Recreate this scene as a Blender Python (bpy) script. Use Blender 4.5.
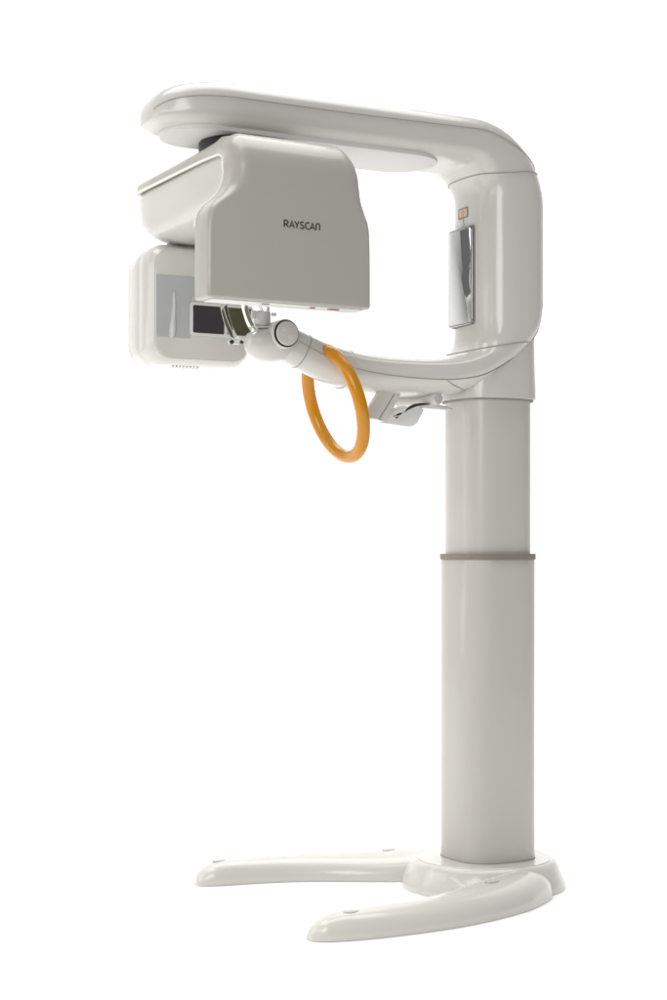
import bpy, bmesh, math, random
from mathutils import Vector, Matrix
random.seed(4)
S = bpy.context.scene
for o in list(bpy.data.objects):
    bpy.data.objects.remove(o)
PI = math.pi
R = math.radians
YAW = R(152)                       # viewing direction, seen from above
FWD = Vector((-math.sin(YAW), math.cos(YAW), 0))
RGT = Vector((math.cos(YAW), math.sin(YAW), 0))
CAM = Vector((2.363, 3.614, 0.835))

# ------------------------------------------------------------ camera
cd = bpy.data.cameras.new('camera')
cam = bpy.data.objects.new('camera', cd)
S.collection.objects.link(cam)
cam.location = CAM
cam.rotation_euler = (R(90), 0, YAW)
cd.sensor_fit = 'VERTICAL'
cd.sensor_height = 36
cd.lens = 61.2
cd.shift_y = 0.055
cd.clip_start = 0.1
cd.clip_end = 200
S.camera = cam

# ------------------------------------------------------------ light
w = bpy.data.worlds.new('World')
S.world = w
w.use_nodes = True
w.node_tree.nodes['Background'].inputs[0].default_value = (1.0, 0.985, 0.96, 1)
w.node_tree.nodes['Background'].inputs[1].default_value = 0.20
S.view_settings.view_transform = 'Standard'
S.view_settings.look = 'None'
S.view_settings.gamma = 1
S.view_settings.exposure = 0

def at(fwd, right, z):
    """metres in front of / right of the tripod -> scene point"""
    p = CAM + FWD * fwd + RGT * right
    return Vector((p.x, p.y, z))

def area(name, loc, target, sx, sy, power, col=(1, .985, .962)):
    l = bpy.data.lights.new(name, 'AREA')
    l.shape = 'RECTANGLE'
    l.size, l.size_y, l.energy, l.color = sx, sy, power, col
    o = bpy.data.objects.new(name, l)
    S.collection.objects.link(o)
    o.location = loc
    o.rotation_euler = (Vector(target) - Vector(loc)).to_track_quat('-Z', 'Z').to_euler()
    return o

area('overhead_softbox', at(5.2, -0.6, 11.0), at(5.2, -0.6, 0), 12.0, 10.0, 1500)
area('backdrop_softbox', at(6.6, -2.5, 4.4), at(9.0, -2.5, 1.0), 12.0, 1.2, 135)
area('side_softbox', at(4.0, -3.0, 1.6), at(4.2, 0, 1.2), 1.0, 2.4, 14)
area('strip_softbox', at(1.7, -2.1, 1.9), at(4.2, 0.1, 1.3), 0.22, 2.2, 9)
area('front_softbox', at(0.4, -0.8, 2.2), at(4.2, 0.1, 1.1), 1.6, 1.6, 42)

# ------------------------------------------------------------ materials
def mat(name, col, rough=.4, metal=0, coat=0, trans=0, ior=1.46, noise=0, bump=0, nscale=40):
    m = bpy.data.materials.new(name)
    m.use_nodes = True
    nt = m.node_tree
    b = nt.nodes['Principled BSDF']
    b.inputs['Base Color'].default_value = (*col, 1)
    b.inputs['Roughness'].default_value = rough
    b.inputs['Metallic'].default_value = metal
    b.inputs['Coat Weight'].default_value = coat
    b.inputs['Coat Roughness'].default_value = .08
    b.inputs['Transmission Weight'].default_value = trans
    b.inputs['IOR'].default_value = ior
    if noise or bump:
        tc = nt.nodes.new('ShaderNodeTexCoord')
        n = nt.nodes.new('ShaderNodeTexNoise')
        n.inputs['Scale'].default_value = nscale
        n.inputs['Detail'].default_value = 5
        nt.links.new(tc.outputs['Object'], n.inputs['Vector'])
        if noise:
            mr = nt.nodes.new('ShaderNodeMapRange')
            mr.inputs[1].default_value = .3
            mr.inputs[2].default_value = .7
            mr.inputs[3].default_value = rough - noise
            mr.inputs[4].default_value = rough + noise
            nt.links.new(n.outputs['Fac'], mr.inputs[0])
            nt.links.new(mr.outputs[0], b.inputs['Roughness'])
        if bump:
            n2 = nt.nodes.new('ShaderNodeTexNoise')
            n2.inputs['Scale'].default_value = 420
            n2.inputs['Detail'].default_value = 2
            nt.links.new(tc.outputs['Object'], n2.inputs['Vector'])
            bp = nt.nodes.new('ShaderNodeBump')
            bp.inputs['Strength'].default_value = bump
            bp.inputs['Distance'].default_value = .0004
            nt.links.new(n2.outputs['Fac'], bp.inputs['Height'])
            nt.links.new(bp.outputs[0], b.inputs['Normal'])
    return m

M = dict(
    shell=mat('gloss_shell', (.585, .577, .553), .22, coat=.35, noise=.0, bump=.15, nscale=7),
    paint=mat('column_paint', (.535, .52, .492), .30, coat=.2, noise=.0, bump=.25, nscale=6),
    front=mat('shaded_shell', (.41, .395, .368), .30, coat=.25, noise=.0, bump=.2, nscale=8),  # same plastic as shell; shade of its camera-facing side put into the colour
    leg=mat('foot_shell', (.635, .625, .60), .26, coat=.45, noise=.0, bump=.15, nscale=9),
    gap=mat('seam_gap', (.29, .285, .27), .7),
    soft=mat('pale_grey_plastic', (.62, .62, .61), .45),
    capg=mat('screw_cap_grey', (.52, .515, .51), .5),
    panel=mat('blue_grey_panel', (.42, .435, .44), .16, coat=.5),
    black=mat('black_rubber', (.012, .012, .013), .5),
    glass=mat('dark_window', (.035, .03, .035), .08, coat=1),
    olive=mat('olive_sensor', (.075, .07, .035), .25, coat=.4),
    band=mat('taupe_band', (.23, .20, .175), .5),
    chrome=mat('polished_chrome', (.36, .36, .37), .07, metal=1),
    mirror=mat('mirror_glass', (.62, .63, .62), .015, metal=1),
    amber=mat('amber_plastic', (.58, .235, .002), .22, coat=.15, noise=.03, nscale=12),
    clear=mat('clear_acrylic', (.97, .98, .98), .04, trans=1, ior=1.49),
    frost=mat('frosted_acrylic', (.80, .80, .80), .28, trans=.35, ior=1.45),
    steel=mat('brushed_steel', (.55, .54, .52), .28, metal=1),
    ink=mat('charcoal_ink', (.045, .042, .04), .5),
    peach=mat('orange_label', (.66, .47, .36), .5),
    print=mat('label_ink', (.62, .26, .12), .5),
    white=mat('rim_highlight_white', (.80, .79, .77), .25, coat=.4),  # highlight colour for the lit rear rim of the rotor shell
    lbl=mat('label_border', (.22, .21, .22), .5),
    lamp=mat('red_lens', (.45, .2, .1), .2),
)

# ------------------------------------------------------------ helpers
def link(name, me, m, parent=None, smooth=35):
    me.materials.append(M[m] if isinstance(m, str) else m)
    o = bpy.data.objects.new(name, me)
    S.collection.objects.link(o)
    if smooth:
        me.polygons.foreach_set('use_smooth', [True] * len(me.polygons))
        me.set_sharp_from_angle(angle=R(smooth))
    if parent:
        o.parent = parent
        o.matrix_parent_inverse = Matrix.Identity(4)
    return o

def mesh(verts, faces, fix=True):
    me = bpy.data.meshes.new('m')
    me.from_pydata([tuple(v) for v in verts], [], faces)
    if fix:
        bm = bmesh.new()
        bm.from_mesh(me)
        bmesh.ops.remove_doubles(bm, verts=bm.verts, dist=1e-5)
        bmesh.ops.recalc_face_normals(bm, faces=bm.faces)
        bm.to_mesh(me)
        bm.free()
    me.update()
    return me

def loft(rings, caps=True):
    n = len(rings[0])
    v = [p for r in rings for p in r]
    f = []
    for i in range(len(rings) - 1):
        for j in range(n):
            k = (j + 1) % n
            f.append((i * n + j, i * n + k, (i + 1) * n + k, (i + 1) * n + j))
    if caps:
        f.append(tuple(range(n)))
        f.append(tuple((len(rings) - 1) * n + j for j in range(n)))
    return mesh(v, f)

def join(*ms):
    bm = bmesh.new()
    for m in ms:
        bm.from_mesh(m)
    me = bpy.data.meshes.new('m')
    bm.to_mesh(me)
    bm.free()
    return me

def sgp(x, p):
    return math.copysign(abs(x) ** p, x)

def catmull(pts, n=8):
    """smooth curve through control points (tuples of any length)"""
    P_ = [tuple(p) for p in pts]
    P_ = [tuple(2 * a - b for a, b in zip(P_[0], P_[1]))] + P_ + [tuple(2 * a - b for a, b in zip(P_[-1], P_[-2]))]
    out = []
    for i in range(1, len(P_) - 2):
        for k in range(n):
            t = k / n
            out.append(tuple(.5 * (2 * b + (c - a) * t + (2 * a - 5 * b + 4 * c - d) * t * t + (-a + 3 * b - 3 * c + d) * t ** 3)
                             for a, b, c, d in zip(*P_[i - 1:i + 3])))
    out.append(P_[-2])
    return out

def tube(path, r, n=12, closed=False):
    path = [Vector(p) for p in path]
    N = len(path)
    rings = []
    up = None
    for i in range(N):
        if closed:
            t = path[(i + 1) % N] - path[i - 1]
        else:
            t = path[min(i + 1, N - 1)] - path[max(i - 1, 0)]
        t.normalize()
        if up is None:
            up = Vector((0, 0, 1)) if abs(t.z) < .9 else Vector((1, 0, 0))
        x = (up - t * up.dot(t)).normalized()
        up = x
        y = t.cross(x)
        rr = r[i] if isinstance(r, (list, tuple)) else r
        rings.append([path[i] + (x * math.cos(a) + y * math.sin(a)) * rr for a in [2 * PI * k / n for k in range(n)]])
    if closed:
        rings.append(rings[0])
        return loft(rings, caps=False)
    return loft(rings)

def rrect(hw, hh, r, n=6):
    """rounded rectangle, centred, list of (x, y)"""
    r = min(r, hw * .999, hh * .999)
    out = []
    for q, (sx, sy) in enumerate(((1, 1), (-1, 1), (-1, -1), (1, -1))):
        for k in range(n + 1):
            a = PI / 2 * (q + k / n)
            out.append((sx * (hw - r) + r * math.cos(a), sy * (hh - r) + r * math.sin(a)))
    return out

def slab(outline, place, t, bev=0, seg=3):
    """outline (x,y) extruded 0..t ; place(x,y,h) -> Vector. Rims rounded by bev, outline shrunk along its normals."""
    n = len(outline)
    def off(d):
        out = []
        for i in range(n):
            a, b, c = Vector(outline[i - 1]), Vector(outline[i]), Vector(outline[(i + 1) % n])
            tt = (c - a)
            if tt.length < 1e-9:
                tt = Vector((1, 0))
            tt.normalize()
            nn = Vector((-tt.y, tt.x))
            out.append(b + nn * d)
        return out
    area_ = sum(outline[i - 1][0] * outline[i][1] - outline[i][0] * outline[i - 1][1] for i in range(n))
    sg = 1 if area_ > 0 else -1
    rings = []
    if bev:
        # correct quarter-round on both rims
        rings = []
        for k in range(seg + 1):
            a = PI / 2 * (1 - k / seg)
            rings.append([place(p[0], p[1], bev * (1 - math.cos(PI / 2 - a))) for p in off(sg * bev * (1 - math.cos(a)))])
        top = []
        for k in range(seg + 1):
            a = PI / 2 * k / seg
            top.append([place(p[0], p[1], t - bev * (1 - math.cos(PI / 2 - a))) for p in off(sg * bev * (1 - math.cos(a)))])
        rings += top
    else:
        rings = [[place(p[0], p[1], 0) for p in outline], [place(p[0], p[1], t) for p in outline]]
    return loft(rings)

def box(cx, cy, cz, sx, sy, sz, bev=.001):
    return slab(rrect(sx / 2, sy / 2, min(sx, sy) * .12 + bev, 3), lambda x, y, h: Vector((cx + x, cy + y, cz - sz / 2 + h)), sz, bev, 2)

def cyl(p0, p1, r, bev=.0015, n=36, r2=None):
    p0, p1 = Vector(p0), Vector(p1)
    d = (p1 - p0)
    L = d.length
    d.normalize()
    u = (Vector((0, 0, 1)) if abs(d.z) < .9 else Vector((1, 0, 0)))
    u = (u - d * u.dot(d)).normalized()
    v = d.cross(u)
    r2 = r2 or r
    prof = [(r - bev, 0), (r - bev * .3, bev * .3), (r, bev), (r2, L - bev), (r2 - bev * .3, L - bev * .3), (r2 - bev, L)]
    return loft([[p0 + d * h + (u * math.cos(a) + v * math.sin(a)) * q for a in [2 * PI * k / n for k in range(n)]] for q, h in prof])

def lathe(cx, cy, prof, p=2.0, n=72):
    """rounded-square-section solid; prof (r, z); p = superellipse power"""
    return loft([[Vector((cx + r * sgp(math.cos(a), 2 / p), cy + r * sgp(math.sin(a), 2 / p), z)) for a in [2 * PI * (k + .5) / n for k in range(n)]] for r, z in prof])

# ------------------------------------------------------------ the setting
n_p = 14
prof = [(1.3, 0)] + [(3.0, 0), (5.5, 0), (7.6, 0)]
for k in range(1, n_p + 1):
    a = PI / 2 * k / n_p
    prof.append((7.6 + 1.6 * math.sin(a), 1.6 * (1 - math.cos(a))))
prof.append((9.2, 6.0))
vs, fs = [], []
xs = [-13.8 + 22.8 * i / 20 for i in range(21)]
for f_, z in prof:
    for x in xs:
        vs.append(at(f_, x, z))
for i in range(len(prof) - 1):
    for j in range(20):
        a = i * 21 + j
        fs.append((a, a + 1, a + 22, a + 21))
me = mesh(vs, fs, False)
floor = link('floor', me, mat('white_paper', (.95, .95, .945), .75), None, 60)
floor['kind'] = 'structure'
floor['label'] = 'seamless white studio floor curving up into a plain white backdrop'

# ------------------------------------------------------------ the machine
T = bpy.data.objects.new('dental_xray_machine', None)
S.collection.objects.link(T)
T.empty_display_size = .2
T['label'] = 'tall off-white panoramic dental x-ray machine on two curved legs, amber ring round its lower arm'
T['category'] = 'x-ray machine'

# --- base plate, legs
base = link('base', lathe(.013, 0, [(.205, 0), (.2055, .003), (.202, .022), (.192, .045), (.187, .060), (.181, .068), (.176, .0715),
                                  (.172, .0725), (.1695, .0715)], 2.02, 96), 'leg', T)
link('seam', lathe(.013, 0, [(.1705, .060), (.1705, .0712), (.1672, .0712), (.1672, .060)], 2.02, 96), 'gap', base)
link('cover_plate', lathe(.013, 0, [(.1675, .05), (.1675, .0722), (.1665, .0730), (.05, .0745)], 2.02, 96), 'leg', base)

def leg(sg):
    ctl = [(-.040, .115, .040, .045), (-.018, .155, .062, .058), (.025, .185, .080, .067), (.10, .216, .101, .066), (.20, .262, .100, .062), (.31, .308, .086, .060),
           (.42, .337, .069, .058), (.52, .349, .057, .057), (.578, .350, .050, .056), (.610, .349, .0445, .054),
           (.636, .348, .038, .046), (.655, .346, .028, .033), (.667, .345, .017, .016), (.670, .345, .004, .003)]
    st = catmull(ctl, 6)
    rings = []
    for i, (a, b, w_, h) in enumerate(st):
        p0, p1 = st[max(i - 1, 0)], st[min(i + 1, len(st) - 1)]
        t = Vector((p1[0] - p0[0], p1[1] - p0[1])).normalized()
        nx = Vector((-t.y, t.x))
        ring = []
        for k in range(25):
            an = PI * k / 24
            if k == 0 and sg > 0:                        # the near foot is slimmer on its inner side
                cut = w_ * .22 * max(0, min(1, (.46 - a) / .12)) * max(0, min(1, (a + .03) / .08))
                w_, b = w_ - cut, b + cut
            x = sgp(math.cos(an), .80) * max(w_, .002)
            z = abs(math.sin(an)) ** .80 * max(h, .002)
            ka, kb = (1.018, .972) if sg > 0 else (.973, .995)   # the two feet differ slightly in reach
            ring.append(Vector(((a + nx.x * x) * ka, sg * (b + nx.y * x) * kb, z + .001)))
        rings.append(ring)
    return loft(rings)

for sg in (1, -1):
    lg = link('leg', leg(sg), 'leg', T, 50)
    for (a, b, z) in ((.585, .350, .0535), (.155, .254, .0640) if sg > 0 else (.150, .240, .0625)):
        o = slab([(x * .019, y * .0115) for x, y in [(math.cos(2 * PI * k / 24), math.sin(2 * PI * k / 24)) for k in range(24)]],
                 lambda x, y, h, a=a, b=b, z=z, sg=sg: Vector((a + x, sg * (b + y), z + h - .006)), .0095, .0008, 2)
        link('screw_cap', o, 'capg', lg)

# --- telescopic column
link('lower_column', lathe(0, 0, [(.1075, .074), (.1075, .10), (.1075, .45), (.1075, .822), (.1065, .8235)], 2.9, 96), 'paint', T)
link('column_band', lathe(0, 0, [(.1085, .8235), (.1098, .8245), (.1098, .8375), (.1085, .8385), (.097, .8385)], 2.9, 96), 'band', T)
link('upper_column', lathe(-.0, 0, [(.0975, .80), (.0975, 1.0), (.0975, 1.30)], 2.9, 96), 'paint', T)
link('floor_seal', lathe(0, 0, [(.1085, .070), (.1085, .0752), (.107, .0752), (.107, .070)], 2.9, 96), 'gap', T)

# --- C-shaped frame: outer and inner profile in the a-z plane, swept with a rounded section
O_, I_, W_ = [], [], []
def add(o, i, w_):
    O_.append(o); I_.append(i); W_.append(w_)
zc = 1.853
for k in range(0, 15):                                   # rounded tip of the top arm
    t = PI / 2 * k / 14
    a = .928 - .185 * (1 - math.cos(t))
    zt = zc - .030 * (1 - math.sin(t) ** 1.0)
    add((a, zt + (1.920 - zt) * math.sin(t) ** .80 + .0005), (a, zt - (zt - 1.800) * math.sin(t) ** .50 - .0005), .122 * math.sin(t) ** .72 + .001)
for k in range(1, 13):                                   # top arm
    f = k / 12
    add((.743 + (.095 - .743) * f, 1.920 + .004 * f), (.743 + (.125 - .743) * f, 1.800), .122 - .004 * f)
for k in range(1, 17):                                   # upper corner
    t = PI / 2 * k / 16
    add((.095 - .229 * math.sin(t), 1.924 - .224 * (1 - math.cos(t))), (.125 - .065 * math.sin(t), 1.800 - .075 * (1 - math.cos(t))), .118)
for k in range(1, 9):                                    # upright
    f = k / 8
    add((-.134, 1.700 + (1.470 - 1.700) * f), (.060, 1.725 + (1.395 - 1.725) * f), .118)
low_o = catmull([(-.134, 1.470), (-.122, 1.415), (-.083, 1.362), (-.020, 1.305), (.055, 1.255), (.14, 1.230), (.24, 1.224), (.34, 1.228), (.42, 1.238), (.48, 1.254), (.54, 1.278), (.592, 1.302)], 4)
low_i = catmull([(.060, 1.395), (.067, 1.362), (.090, 1.336), (.122, 1.3245), (.155, 1.3205), (.20, 1.3185), (.27, 1.318), (.34, 1.320), (.405, 1.327), (.452, 1.338), (.505, 1.356), (.562, 1.378)], 4)
low_w = catmull([(.118,), (.118,), (.118,), (.117,), (.113,), (.104,), (.088,), (.069,), (.054,), (.045,), (.0395,), (.037,)], 4)
for o, i, q in zip(low_o[1:], low_i[1:], low_w[1:]):
    add(o, i, q[0])
NS = len(O_)
NB = NS - 44                                             # first station of the lower sweep

def fpt(s, ang, d=0.0):
    """point of the frame's skin at station s (float) and section angle ang (0 = +b side, 90 = outer)"""
    i = max(0, min(NS - 2, int(s)))
    f = s - i
    lerp = lambda A: [A[i][k] * (1 - f) + A[i + 1][k] * f for k in range(2)]
    o, n_ = lerp(O_), lerp(I_)
    hw = W_[i] * (1 - f) + W_[i + 1] * f
    c = ((o[0] + n_[0]) / 2, (o[1] + n_[1]) / 2)
    h = ((o[0] - n_[0]) / 2, (o[1] - n_[1]) / 2)
    low = max(0, min(1, (s - NB - 14) / 16))
    up = max(0, min(1, (s - 20) / 18)) * (1 - low)
    po = 2.6 - .25 * up - .3 * low
    pi_ = 4.2 - 1.3 * up - 1.6 * low
    ca, sa = math.cos(ang), math.sin(ang)
    p = po if sa >= 0 else pi_
    vv = sgp(sa, 2 / p)
    uu = sgp(ca, 2 / p)
    vv *= 1 + d
    return Vector((c[0] + h[0] * vv, hw * uu * (1 + d), c[1] + h[1] * vv))

NA = 128
rings = [[fpt(s, 2 * PI * (k + .5) / NA) for k in range(NA)] for s in range(NS)]
frame = link('arm_frame', loft(rings), 'shell', T, 50)

def skin_line(pts, r=.00095, name='seam', parent=frame):
    """thin gap line lying in the frame's skin; pts = (station, angle in degrees)"""
    cur = catmull([(s, R(a)) for s, a in pts], 30)
    return tube([fpt(s, a, .012) for s, a in cur], r, 6)

seams = []
for sg in (1, -1):
    m = (lambda a: a) if sg == 1 else (lambda a: 180 - a)
    seams.append(skin_line([(14, m(4)), (20, m(4)), (26, m(8)), (31, m(13)), (34, m(26)), (36.5, m(48)), (38, m(80))]))
    seams.append(skin_line([(38, m(88)), (37.6, m(50)), (37, m(0)), (36, m(-35)), (34.8, m(-62)), (34.3, m(-80)), (34.2, m(-90))]))
    seams.append(skin_line([(NB, m(80)), (NB + 3, m(58)), (NB + 7, m(38)), (NB + 12, m(24)), (NB + 18, m(14)), (NB + 24, m(8)), (NB + 32, m(0)), (NB + 42, m(-8))]))
    seams.append(skin_line([(NB + 6.6, m(56)), (NB + 6.3, m(30)), (NB + 5.9, m(-10)), (NB + 5.7, m(-45)), (NB + 5.7, m(-70)), (NB + 5.7, m(-90))]))
    seams.append(skin_line([(NB + 20, m(11)), (NB + 19.5, m(25)), (NB + 18, m(50)), (NB + 16, m(89))]))
seams.append(skin_line([(k, 4 if k > 1 else 90 * (2 - k) / 2 + 2) for k in (2, 5, 8, 11, 14)]))
seams.append(skin_line([(k, 176) for k in (2, 5, 8, 11, 14)]))
link('seam', join(*seams), 'gap', frame)

def stadium(a0, a1, hb, n=20):
    out = [(a1 - hb + hb * math.cos(t), hb * math.sin(t)) for t in [-PI / 2 + PI * k / n for k in range(n + 1)]]
    out += [(a0 + hb + hb * math.cos(t), hb * math.sin(t)) for t in [PI / 2 + PI * k / n for k in range(n + 1)]]
    return out
link('bearing_cover', slab(stadium(.165, .885, .098), lambda x, y, h: Vector((x, y, 1.7965 + h)), .012, .0015, 2), 'soft', frame)
link('bearing_ring', cyl((.69, 0, 1.760), (.69, 0, 1.7964), .096, .002, 64), 'black', frame)

# collar that carries the frame on the column
cm = lathe(0, 0, [(.100, 1.2235), (.1085, 1.2235), (.1095, 1.2245), (.1095, 1.25), (.1075, 1.30), (.106, 1.39), (.104, 1.40)], 2.9, 96)
for v in cm.vertices:                                    # the collar's top follows the frame's underside
    lim = 1.400 - .100 * max(0, min(1, (v.co.x + .09) / .14))
    v.co.z = min(v.co.z, lim)
link('collar', cm, 'shell', T)
link('collar_gap', lathe(0, 0, [(.0985, 1.219), (.104, 1.219), (.104, 1.2236), (.0985, 1.2236)], 2.9, 96), 'gap', T)

# --- mirror and alignment label on the upright
mf = link('mirror', slab(rrect(.0560, .1235, .011, 6), lambda x, y, h: Vector((.0585 + h, -.023 + x, 1.536 + y)), .009, .002, 3), 'chrome', T)
link('mirror_housing', slab(rrect(.0575, .1250, .012, 6), lambda x, y, h: Vector((.0480 + h, -.023 + x, 1.536 + y)), .0135, .001, 2), 'gap', mf)
link('mirror_glass', slab(rrect(.0512, .1187, .008, 6), lambda x, y, h: Vector((.0672 + h, -.023 + x, 1.536 + y)), .0010, .0004, 2), 'mirror', mf)
lb = link('laser_label', slab(rrect(.0215, .0128, .001, 2), lambda x, y, h: Vector((.0605 + h, -.019 + x, 1.697 + y)), .0012), 'lbl', T)
link('label_face', slab(rrect(.0175, .0094, .0005, 2), lambda x, y, h: Vector((.0613 + h, -.019 + x, 1.697 + y)), .0005), 'peach', lb)
link('label_print', join(*[box(.0619, -.019, 1.697 + dz, .0005, .022 - abs(dz) * 2, .0022, .0001) for dz in (-.004, .0005, .005)]), 'print', lb)
link('pointer', slab([(-.008, 0), (.008, 0), (0, .020)], lambda x, y, h: Vector((.0606 + h, -.021 + x, 1.663 + y)), .001), 'capg', lb)

# --- rotor: top shell folding down into the detector housing
AC = .690
def rot_ring(b, z, ang, hw, th, rc, ac=AC, cr=0):
    """section at path point (b,z); ang = direction of outward normal in the b-z plane (90 = up, 0 = +b)"""
    nb, nz = math.cos(ang), math.sin(ang)
    out = []
    back = rrect(hw, th / 2, .005, 8)
    for q, (x, y) in enumerate(rrect(hw, th / 2, rc, 8)):
        if q >= 18:                                      # crisp rear rim, soft front edge
            x, y = back[q]
        d = y - th / 2 - cr * abs(x / hw) ** 2.6
        out.append(Vector((ac + x, b + nb * d, z + nz * d)))
    return out
RB = .085
ctl = []
B1 = .272
ctl.append((B1 - .004, 1.3890, 0, .196, .066, .006))
ctl.append((B1 - .001, 1.3905, 0, .199, .071, .009))
ctl.append((B1, 1.395, 0, .201, .073, .010))
for z, hw, rc, ac in ((1.42, .201, .010, .69), (1.47, .201, .010, .69), (1.52, .2005, .010, .69), (1.55, .2000, .011, .69), (1.568, .1985, .013, .689), (1.584, .1945, .016, .687), (1.598, .1865, .020, .6835), (1.612, .1765, .024, .677),
                  (1.626, .1675, .028, .6715), (1.642, .1615, .031, .6675), (1.66, .1580, .033, .6655), (1.681, .1560, .034, .6655)):
    ctl.append((B1, z, 0, hw, .074, rc, ac, 0))
for k in range(1, 15):
    t = PI / 2 * k / 14
    f = k / 14
    ctl.append((B1 - RB * (1 - math.cos(t)), 1.681 + RB * math.sin(t) * 1.08, t, .1560 - .016 * f ** 1.5, .074 - .014 * f, .034, .6655 + .0125 * f, .012 * f))
ctl.append((.165, 1.7735, PI / 2, .128, .052, .024, .680, .006))
for b, hw, th in ((.14, .114, .044), (.10, .107, .036), (.0, .102, .030), (-.15, .100, .028), (-.30, .099, .027), (-.40, .098, .026)):
    ctl.append((b, 1.7720, PI / 2, hw, th, .012, AC, 0))
ctl.append((-.425, 1.7680, PI / 2, .090, .022, .009))
ctl.append((-.435, 1.7625, PI / 2, .075, .014, .006))
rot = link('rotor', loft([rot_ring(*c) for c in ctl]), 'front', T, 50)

# added white tubes for the light caught along the shell's rear rim, both sides
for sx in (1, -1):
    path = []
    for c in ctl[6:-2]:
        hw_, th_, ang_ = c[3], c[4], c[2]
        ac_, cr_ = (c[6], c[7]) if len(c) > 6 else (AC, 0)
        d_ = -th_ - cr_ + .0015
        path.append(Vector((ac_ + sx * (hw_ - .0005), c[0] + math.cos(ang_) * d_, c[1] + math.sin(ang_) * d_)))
    link('rim_highlight', tube(catmull(path, 2), .0036, 10), 'white', rot)

# beam body under the top shell, rounded like a bowl at its far end
rings = []
for b, zb, hw in ((-.432, 1.715, .060), (-.428, 1.700, .076), (-.418, 1.672, .086), (-.400, 1.646, .091), (-.375, 1.627, .094), (-.34, 1.616, .096),
                  (-.28, 1.613, .096), (-.15, 1.616, .096), (0, 1.622, .096), (.12, 1.626, .097), (.205, 1.626, .098)):
    zt = 1.752
    zb -= .004
    zm = (zt + zb) / 2
    hh = (zt - zb) / 2
    ring = []
    for k in range(48):
        a = 2 * PI * (k + .5) / 48
        p = 7 if math.sin(a) > 0 else 2.7
        ring.append(Vector((AC + hw * sgp(math.cos(a), 2 / p), b, zm + hh * sgp(math.sin(a), 2 / p))))
    rings.append(ring)
link('rotor_beam', loft(rings), 'shell', rot, 50)

# trim on the detector's underside
link('detector_sole', join(*[slab(rrect(.185, .026, .006, 4), lambda x, y, h: Vector((AC + x, .236 + y, 1.3862 + h)), .006, .001, 2)]), 'soft', rot)
for a, w_ in ((.745, .020), (.628, .012), (.575, .028)):
    link('marker_lens', box(a, .250, 1.3852, w_, .010, .004, .001), 'lamp' if w_ < .02 or w_ > .025 else 'steel', rot)

# lettering RAYSCAN, drawn as strokes on the housing
def arc(cx, cy, rx, ry, a0, a1, n=12):
    return [(cx + rx * math.cos(R(a0 + (a1 - a0) * k / n)), cy + ry * math.sin(R(a0 + (a1 - a0) * k / n))) for k in range(n + 1)]
G = {
    'R': [[(0, 0), (0, 1), (.32, 1)] + arc(.32, .74, .24, .26, 90, -90, 8) + [(0, .48)], [(.26, .46), (.60, 0)]],
    'A': [[(0, 0), (.34, 1), (.68, 0)], [(.12, .30), (.56, .30)]],
    'Y': [[(0, 1), (.31, .48), (.62, 1)], [(.31, .48), (.31, 0)]],
    'S': [[(.54, .90), (.42, .985)] + arc(.29, .76, .25, .24, 90, 230, 8) + [(.30, .50)] + arc(.28, .25, .27, .25, 50, -90, 8) + [(.10, .04), (.0, .13)]],
    'C': [[(.60, .90)] + arc(.42, .5, .40, .5, 80, 280, 14) + [(.60, .10)]],
    'U': [[(0, 0), (0, .72)] + arc(.26, .72, .26, .28, 180, 0, 12) + [(.52, 0)]],   # the rounded last letter
}
LW = {'R': .60, 'A': .68, 'Y': .62, 'S': .55, 'C': .60, 'U': .52}
def ribbon(pts, w_, place, t):
    ms = []
    n = len(pts)
    L, Rr = [], []
    for i in range(n):
        p = Vector(pts[i])
        d0 = (p - Vector(pts[i - 1])).normalized() if i else None
        d1 = (Vector(pts[i + 1]) - p).normalized() if i < n - 1 else None
        d0 = d0 or d1
        d1 = d1 or d0
        m = (d0 + d1)
        m = m.normalized() if m.length > .2 else d0
        nn = Vector((-m.y, m.x))
        k = 1 / max(.6, nn.dot(Vector((-d0.y, d0.x))))
        L.append(p + nn * w_ / 2 * k)
        Rr.append(p - nn * w_ / 2 * k)
    v, f = [], []
    for i in range(n):
        for q in (L[i], Rr[i]):
            v.append(place(q.x, q.y, t))
            v.append(place(q.x, q.y, 0))
    for i in range(n - 1):
        a = 4 * i
        f += [(a, a + 4, a + 6, a + 2), (a + 1, a + 3, a + 7, a + 5), (a, a + 1, a + 5, a + 4), (a + 2, a + 6, a + 7, a + 3)]
    f += [(0, 2, 3, 1), (4 * n - 4, 4 * n - 3, 4 * n - 1, 4 * n - 2)]
    return mesh(v, f)
hL = .0146
x = 0
ms = []
for ch, gapx in (('R', .20), ('A', .10), ('Y', .17), ('S', .22), ('C', .14), ('A', .22), ('U', 0)):
    for st in G[ch]:
        ms.append(ribbon(st, .165, lambda u, v, h, x=x: Vector((.7085 - (x + u) * hL * 1.13, B1 - .0004 + h, 1.5545 + v * hL)), .0012))
    x += LW[ch] + gapx
link('lettering', join(*ms), 'ink', rot, 0)

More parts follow.
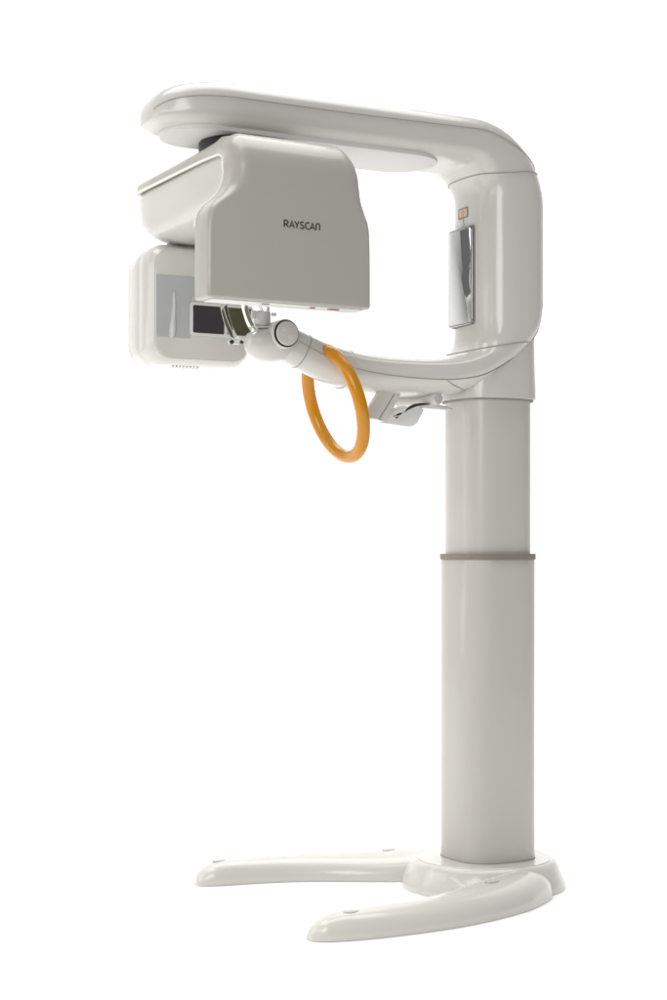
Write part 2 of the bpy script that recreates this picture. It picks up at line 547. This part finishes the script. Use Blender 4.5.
# --- tube head hanging at the far end of the rotor
TA, TZ = .657, 1.459
rings = []
for b, hw, hh, r in ((-.492, .095, .100, .05), (-.488, .112, .118, .055), (-.476, .122, .130, .055), (-.455, .130, .1365, .055), (-.40, .1345, .1405, .055), (-.372, .1355, .1415, .055),
                     (-.368, .1345, .1405, .055), (-.366, .1355, .1415, .055),
                     (-.335, .1350, .1405, .052), (-.312, .1310, .1355, .050), (-.300, .1255, .1290, .047), (-.2955, .1225, .1255, .045)):
    rings.append([Vector((TA + x, b, TZ + y)) for x, y in rrect(hw + .005, hh + .0105, r, 10)])
th = link('tube_head', loft(rings), 'shell', T, 30)
link('front_cover', slab(rrect(.1255, .1330, .042, 10), lambda x, y, h: Vector((TA + x, -.2985 + h, TZ + y)), .0055, .0015, 2), 'shell', th)
# recessed blue-grey panel
link('side_panel', slab([(.785, 1.527), (.535, 1.527), (.535, 1.478), (.655, 1.478), (.680, 1.470), (.692, 1.455), (.694, 1.374), (.780, 1.374), (.787, 1.385)][::-1] and
     [(.7810, 1.528), (.545, 1.528), (.545, 1.484), (.672, 1.484), (.684, 1.478), (.690, 1.466), (.690, 1.374), (.7770, 1.374), (.7810, 1.378)],
     lambda x, y, h: Vector((x, -.2945 + h, y)), .0035, .0008, 1), 'panel', th)
link('panel_boss', slab([(.0285 * math.cos(2 * PI * k / 40), .0285 * math.sin(2 * PI * k / 40)) for k in range(40)], lambda x, y, h: Vector((.745 + x, -.2912 + h, 1.432 + y)), .0008, .0003, 1), 'panel', th)
link('panel_reflection', loft([[Vector((.741 - dx + x * w_, -.2905 + max(y, 0) * w_ * 1.2, z)) for x, y in rrect(1, 1, .95, 4)] for z, w_, dx in ((1.372, .0035, 0), (1.378, .0075, 0), (1.392, .0085, .001), (1.42, .0062, .004), (1.45, .0046, .006), (1.475, .004, .006), (1.487, .0025, .006), (1.490, .0005, .006))]), 'frost', th)  # whitish blade shaped as the reflection streak on the glossy panel
fr = link('window', slab(rrect(.0865, .042, .008, 5), lambda x, y, h: Vector((.606 + x, -.2935 + h, 1.4235 + y)), .0055, .0012, 2), 'soft', th)
link('window_glass', slab(rrect(.0425, .0345, .004, 4), lambda x, y, h: Vector((.642 + x, -.2885 + h, 1.4235 + y)), .0016, .0004, 1), 'glass', fr)
link('window_plate', slab(rrect(.034, .0345, .003, 4), lambda x, y, h: Vector((.5575 + x, -.2883 + h, 1.4235 + y)), .0016, .0004, 1), 'olive', fr)
link('vent', join(*[slab(rrect(.0022, .016, .002, 3), lambda x, y, h, k=k: Vector((.715 - k * .0095 + x + y * .35, -.345 + y, TZ - .1519 - .0008 + h)), .0020, .0003, 1) for k in range(8)]), 'capg', th)
link('neck', cyl((.660, -.375, 1.590), (.660, -.375, 1.625), .056, .003, 48), 'capg', rot)

# --- amber grab ring round the lower arm
def ring_path(c, ea, eb, ra, rb, n=96):
    return [c + ea * ra * math.cos(2 * PI * k / n) + eb * rb * math.sin(2 * PI * k / n) for k in range(n)]
tl = R(18)
rc_ = Vector((.437, 0, 1.200))
link('grab_ring', tube(ring_path(rc_, Vector((0, 1, 0)), Vector((math.sin(tl), 0, math.cos(tl))), .120, .134), .0158, 24, True), 'amber', T, 60)
link('ring_clamp', tube([fpt(NB + 31.0, 2 * PI * k / 40) + Vector((0, 0, -.0006)) for k in range(40)], .0026, 8, True), 'shell', T)

# --- chin rest joint at the end of the arm
rings = []
for k in range(0, 25):
    t = PI * k / 24
    x = -math.cos(t)
    s_ = max(math.sin(t), .02) ** .75
    rings.append([Vector(((.614 + .060 * x), .048 * s_ * sgp(math.cos(a), .9), 1.336 + .047 * s_ * (math.sin(a) if math.sin(a) < 0 else .72 * math.sin(a)))) for a in [2 * PI * q / 40 for q in range(40)]])
chin = link('chin_rest', loft(rings), 'shell', T, 60)
link('joint_barrel', cyl((.597, -.040, 1.352), (.597, .058, 1.352), .0345, .003, 48), 'shell', chin)
link('joint_seam', cyl((.597, .0575, 1.352), (.597, .0605, 1.352), .0318, .001, 48), 'black', chin)
kn = link('joint_knob', cyl((.597, .060, 1.352), (.597, .0665, 1.352), .0285, .003, 48), 'shell', chin)
link('knob_dimple', join(cyl((.605, .0662, 1.362), (.605, .0668, 1.362), .0065, .0003, 20), cyl((.590, .0662, 1.343), (.590, .0668, 1.343), .0065, .0003, 20)), 'soft', kn)
link('arm_sleeve', tube([fpt(NB + 39.5, 2 * PI * k / 40) for k in range(40)], .0012, 6, True), 'gap', chin)

def strip(ctl, hw, t, side):
    """flat clear strap bent along control points"""
    pts = catmull(ctl, 8)
    rings = []
    for i, p in enumerate(pts):
        p0, p1 = Vector(pts[max(i - 1, 0)]), Vector(pts[min(i + 1, len(pts) - 1)])
        d = (p1 - p0).normalized()
        s_ = (Vector(side) - d * Vector(side).dot(d)).normalized()
        n_ = d.cross(s_)
        f = i / (len(pts) - 1)
        w_ = hw * (1 if f < .9 else math.sqrt(max(.05, 1 - ((f - .9) / .1) ** 2)))
        rings.append([Vector(p) + s_ * x + n_ * y for x, y in rrect(w_, t / 2, t * .45, 3)])
    return loft(rings)

link('temple_support', strip([(.665, -.050, 1.345), (.676, -.060, 1.352), (.684, -.070, 1.375), (.692, -.080, 1.415), (.698, -.082, 1.47), (.695, -.078, 1.53)], .0095, .0022, (1, 0, .0)), 'clear', chin)
link('temple_support', strip([(.672, .050, 1.352), (.690, .060, 1.366), (.705, .070, 1.388), (.718, .080, 1.42), (.724, .082, 1.47), (.720, .078, 1.53)], .0080, .0022, (1, 0, .0)), 'clear', chin)
bar = link('support_bar', join(cyl((.690, -.055, 1.341), (.630, .045, 1.346), .0045, .001, 16), box(.680, -.052, 1.340, .028, .018, .010, .002)), 'frost', chin)
for p in ((.694, -.040, 1.337), (.672, -.030, 1.338), (.655, -.015, 1.341)):
    link('support_screw', cyl(p, (p[0], p[1] + .008, p[2]), .0048, .001, 16), 'black', bar)
bk = link('bite_holder', join(box(.632, .0, 1.392, .036, .030, .034, .004), box(.632, .0, 1.372, .050, .022, .006, .002), cyl((.640, .0, 1.352), (.640, .0, 1.376), .007, .001, 20),
                              cyl((.618, .004, 1.406), (.618, .004, 1.440), .0035, .001, 14), box(.660, .012, 1.398, .012, .010, .020, .002), box(.606, .010, 1.402, .012, .008, .008, .002)), 'frost', chin)
link('bite_rod', cyl((.655, .020, 1.368), (.592, .020, 1.368), .0032, .0008, 14), 'steel', bk)
link('bite_fork', strip([(.632, .0, 1.405), (.640, -.006, 1.425), (.655, -.012, 1.445), (.672, -.015, 1.455)], .010, .004, (0, 1, 0)), 'clear', bk)

# --- accessory bracket under the lower arm
ub = link('bracket', slab([(.285, 1.242), (.326, 1.242), (.374, 1.176), (.374, 1.170), (.368, 1.165), (.340, 1.162)], lambda x, y, h: Vector((x, .020 + h, y)), .020, .003, 3), 'shell', T)
link('bracket_arm', slab([(.262, 1.242), (.280, 1.242), (.334, 1.163), (.322, 1.158), (.312, 1.160)], lambda x, y, h: Vector((x, .012 + h, y)), .020, .003, 3), 'leg', ub)
link('pivot_rod', cyl((.222, -.065, 1.2185), (.180, .055, 1.2195), .0162, .002, 32), 'shell', ub)
link('rod_cap', cyl((.1804, .0538, 1.2195), (.1796, .0562, 1.2195), .0155, .0008, 32), 'capg', ub)
tray = link('clear_plate', slab([(.322, 1.185), (.268, 1.198), (.222, 1.199), (.205, 1.192), (.222, 1.160), (.232, 1.152), (.245, 1.149), (.322, 1.157)], lambda x, y, h: Vector((x, .030 - (x - .15) * .1 + h, y)), .005, .0015, 2), 'frost', ub)
link('tray_wing', slab([(.215, 1.206), (.135, 1.200), (.128, 1.197), (.132, 1.193), (.215, 1.195)], lambda x, y, h: Vector((x, .020 + h, y)), .020, .0015, 2), 'frost', ub)
link('clear_rim', tube(catmull([(.300, .043, 1.170), (.282, .043, 1.174), (.262, .043, 1.186), (.240, .043, 1.199), (.215, .043, 1.204), (.180, .040, 1.203), (.140, .036, 1.199)], 8), .0030, 12), 'frost', ub)
link('dark_reflection', tube([Vector(p) for p in catmull([(.268, .047, 1.184), (.262, .047, 1.190), (.250, .047, 1.1965), (.236, .047, 1.201), (.215, .047, 1.204), (.200, .047, 1.204)], 6)], [.0008 + .0030 * math.sin(PI * (k + .5) / 31) for k in range(31)], 8), 'black', ub)  # black tube modelled as a curved dark reflection in the clear plate
link('reflection_patch', slab([(.300, 1.171), (.284, 1.180), (.276, 1.181), (.283, 1.172), (.291, 1.166)], lambda x, y, h: Vector((x, .0415 + h, y)), .004, .0008, 1), 'black', ub)  # dark reflection beside the plate, added as a black patch
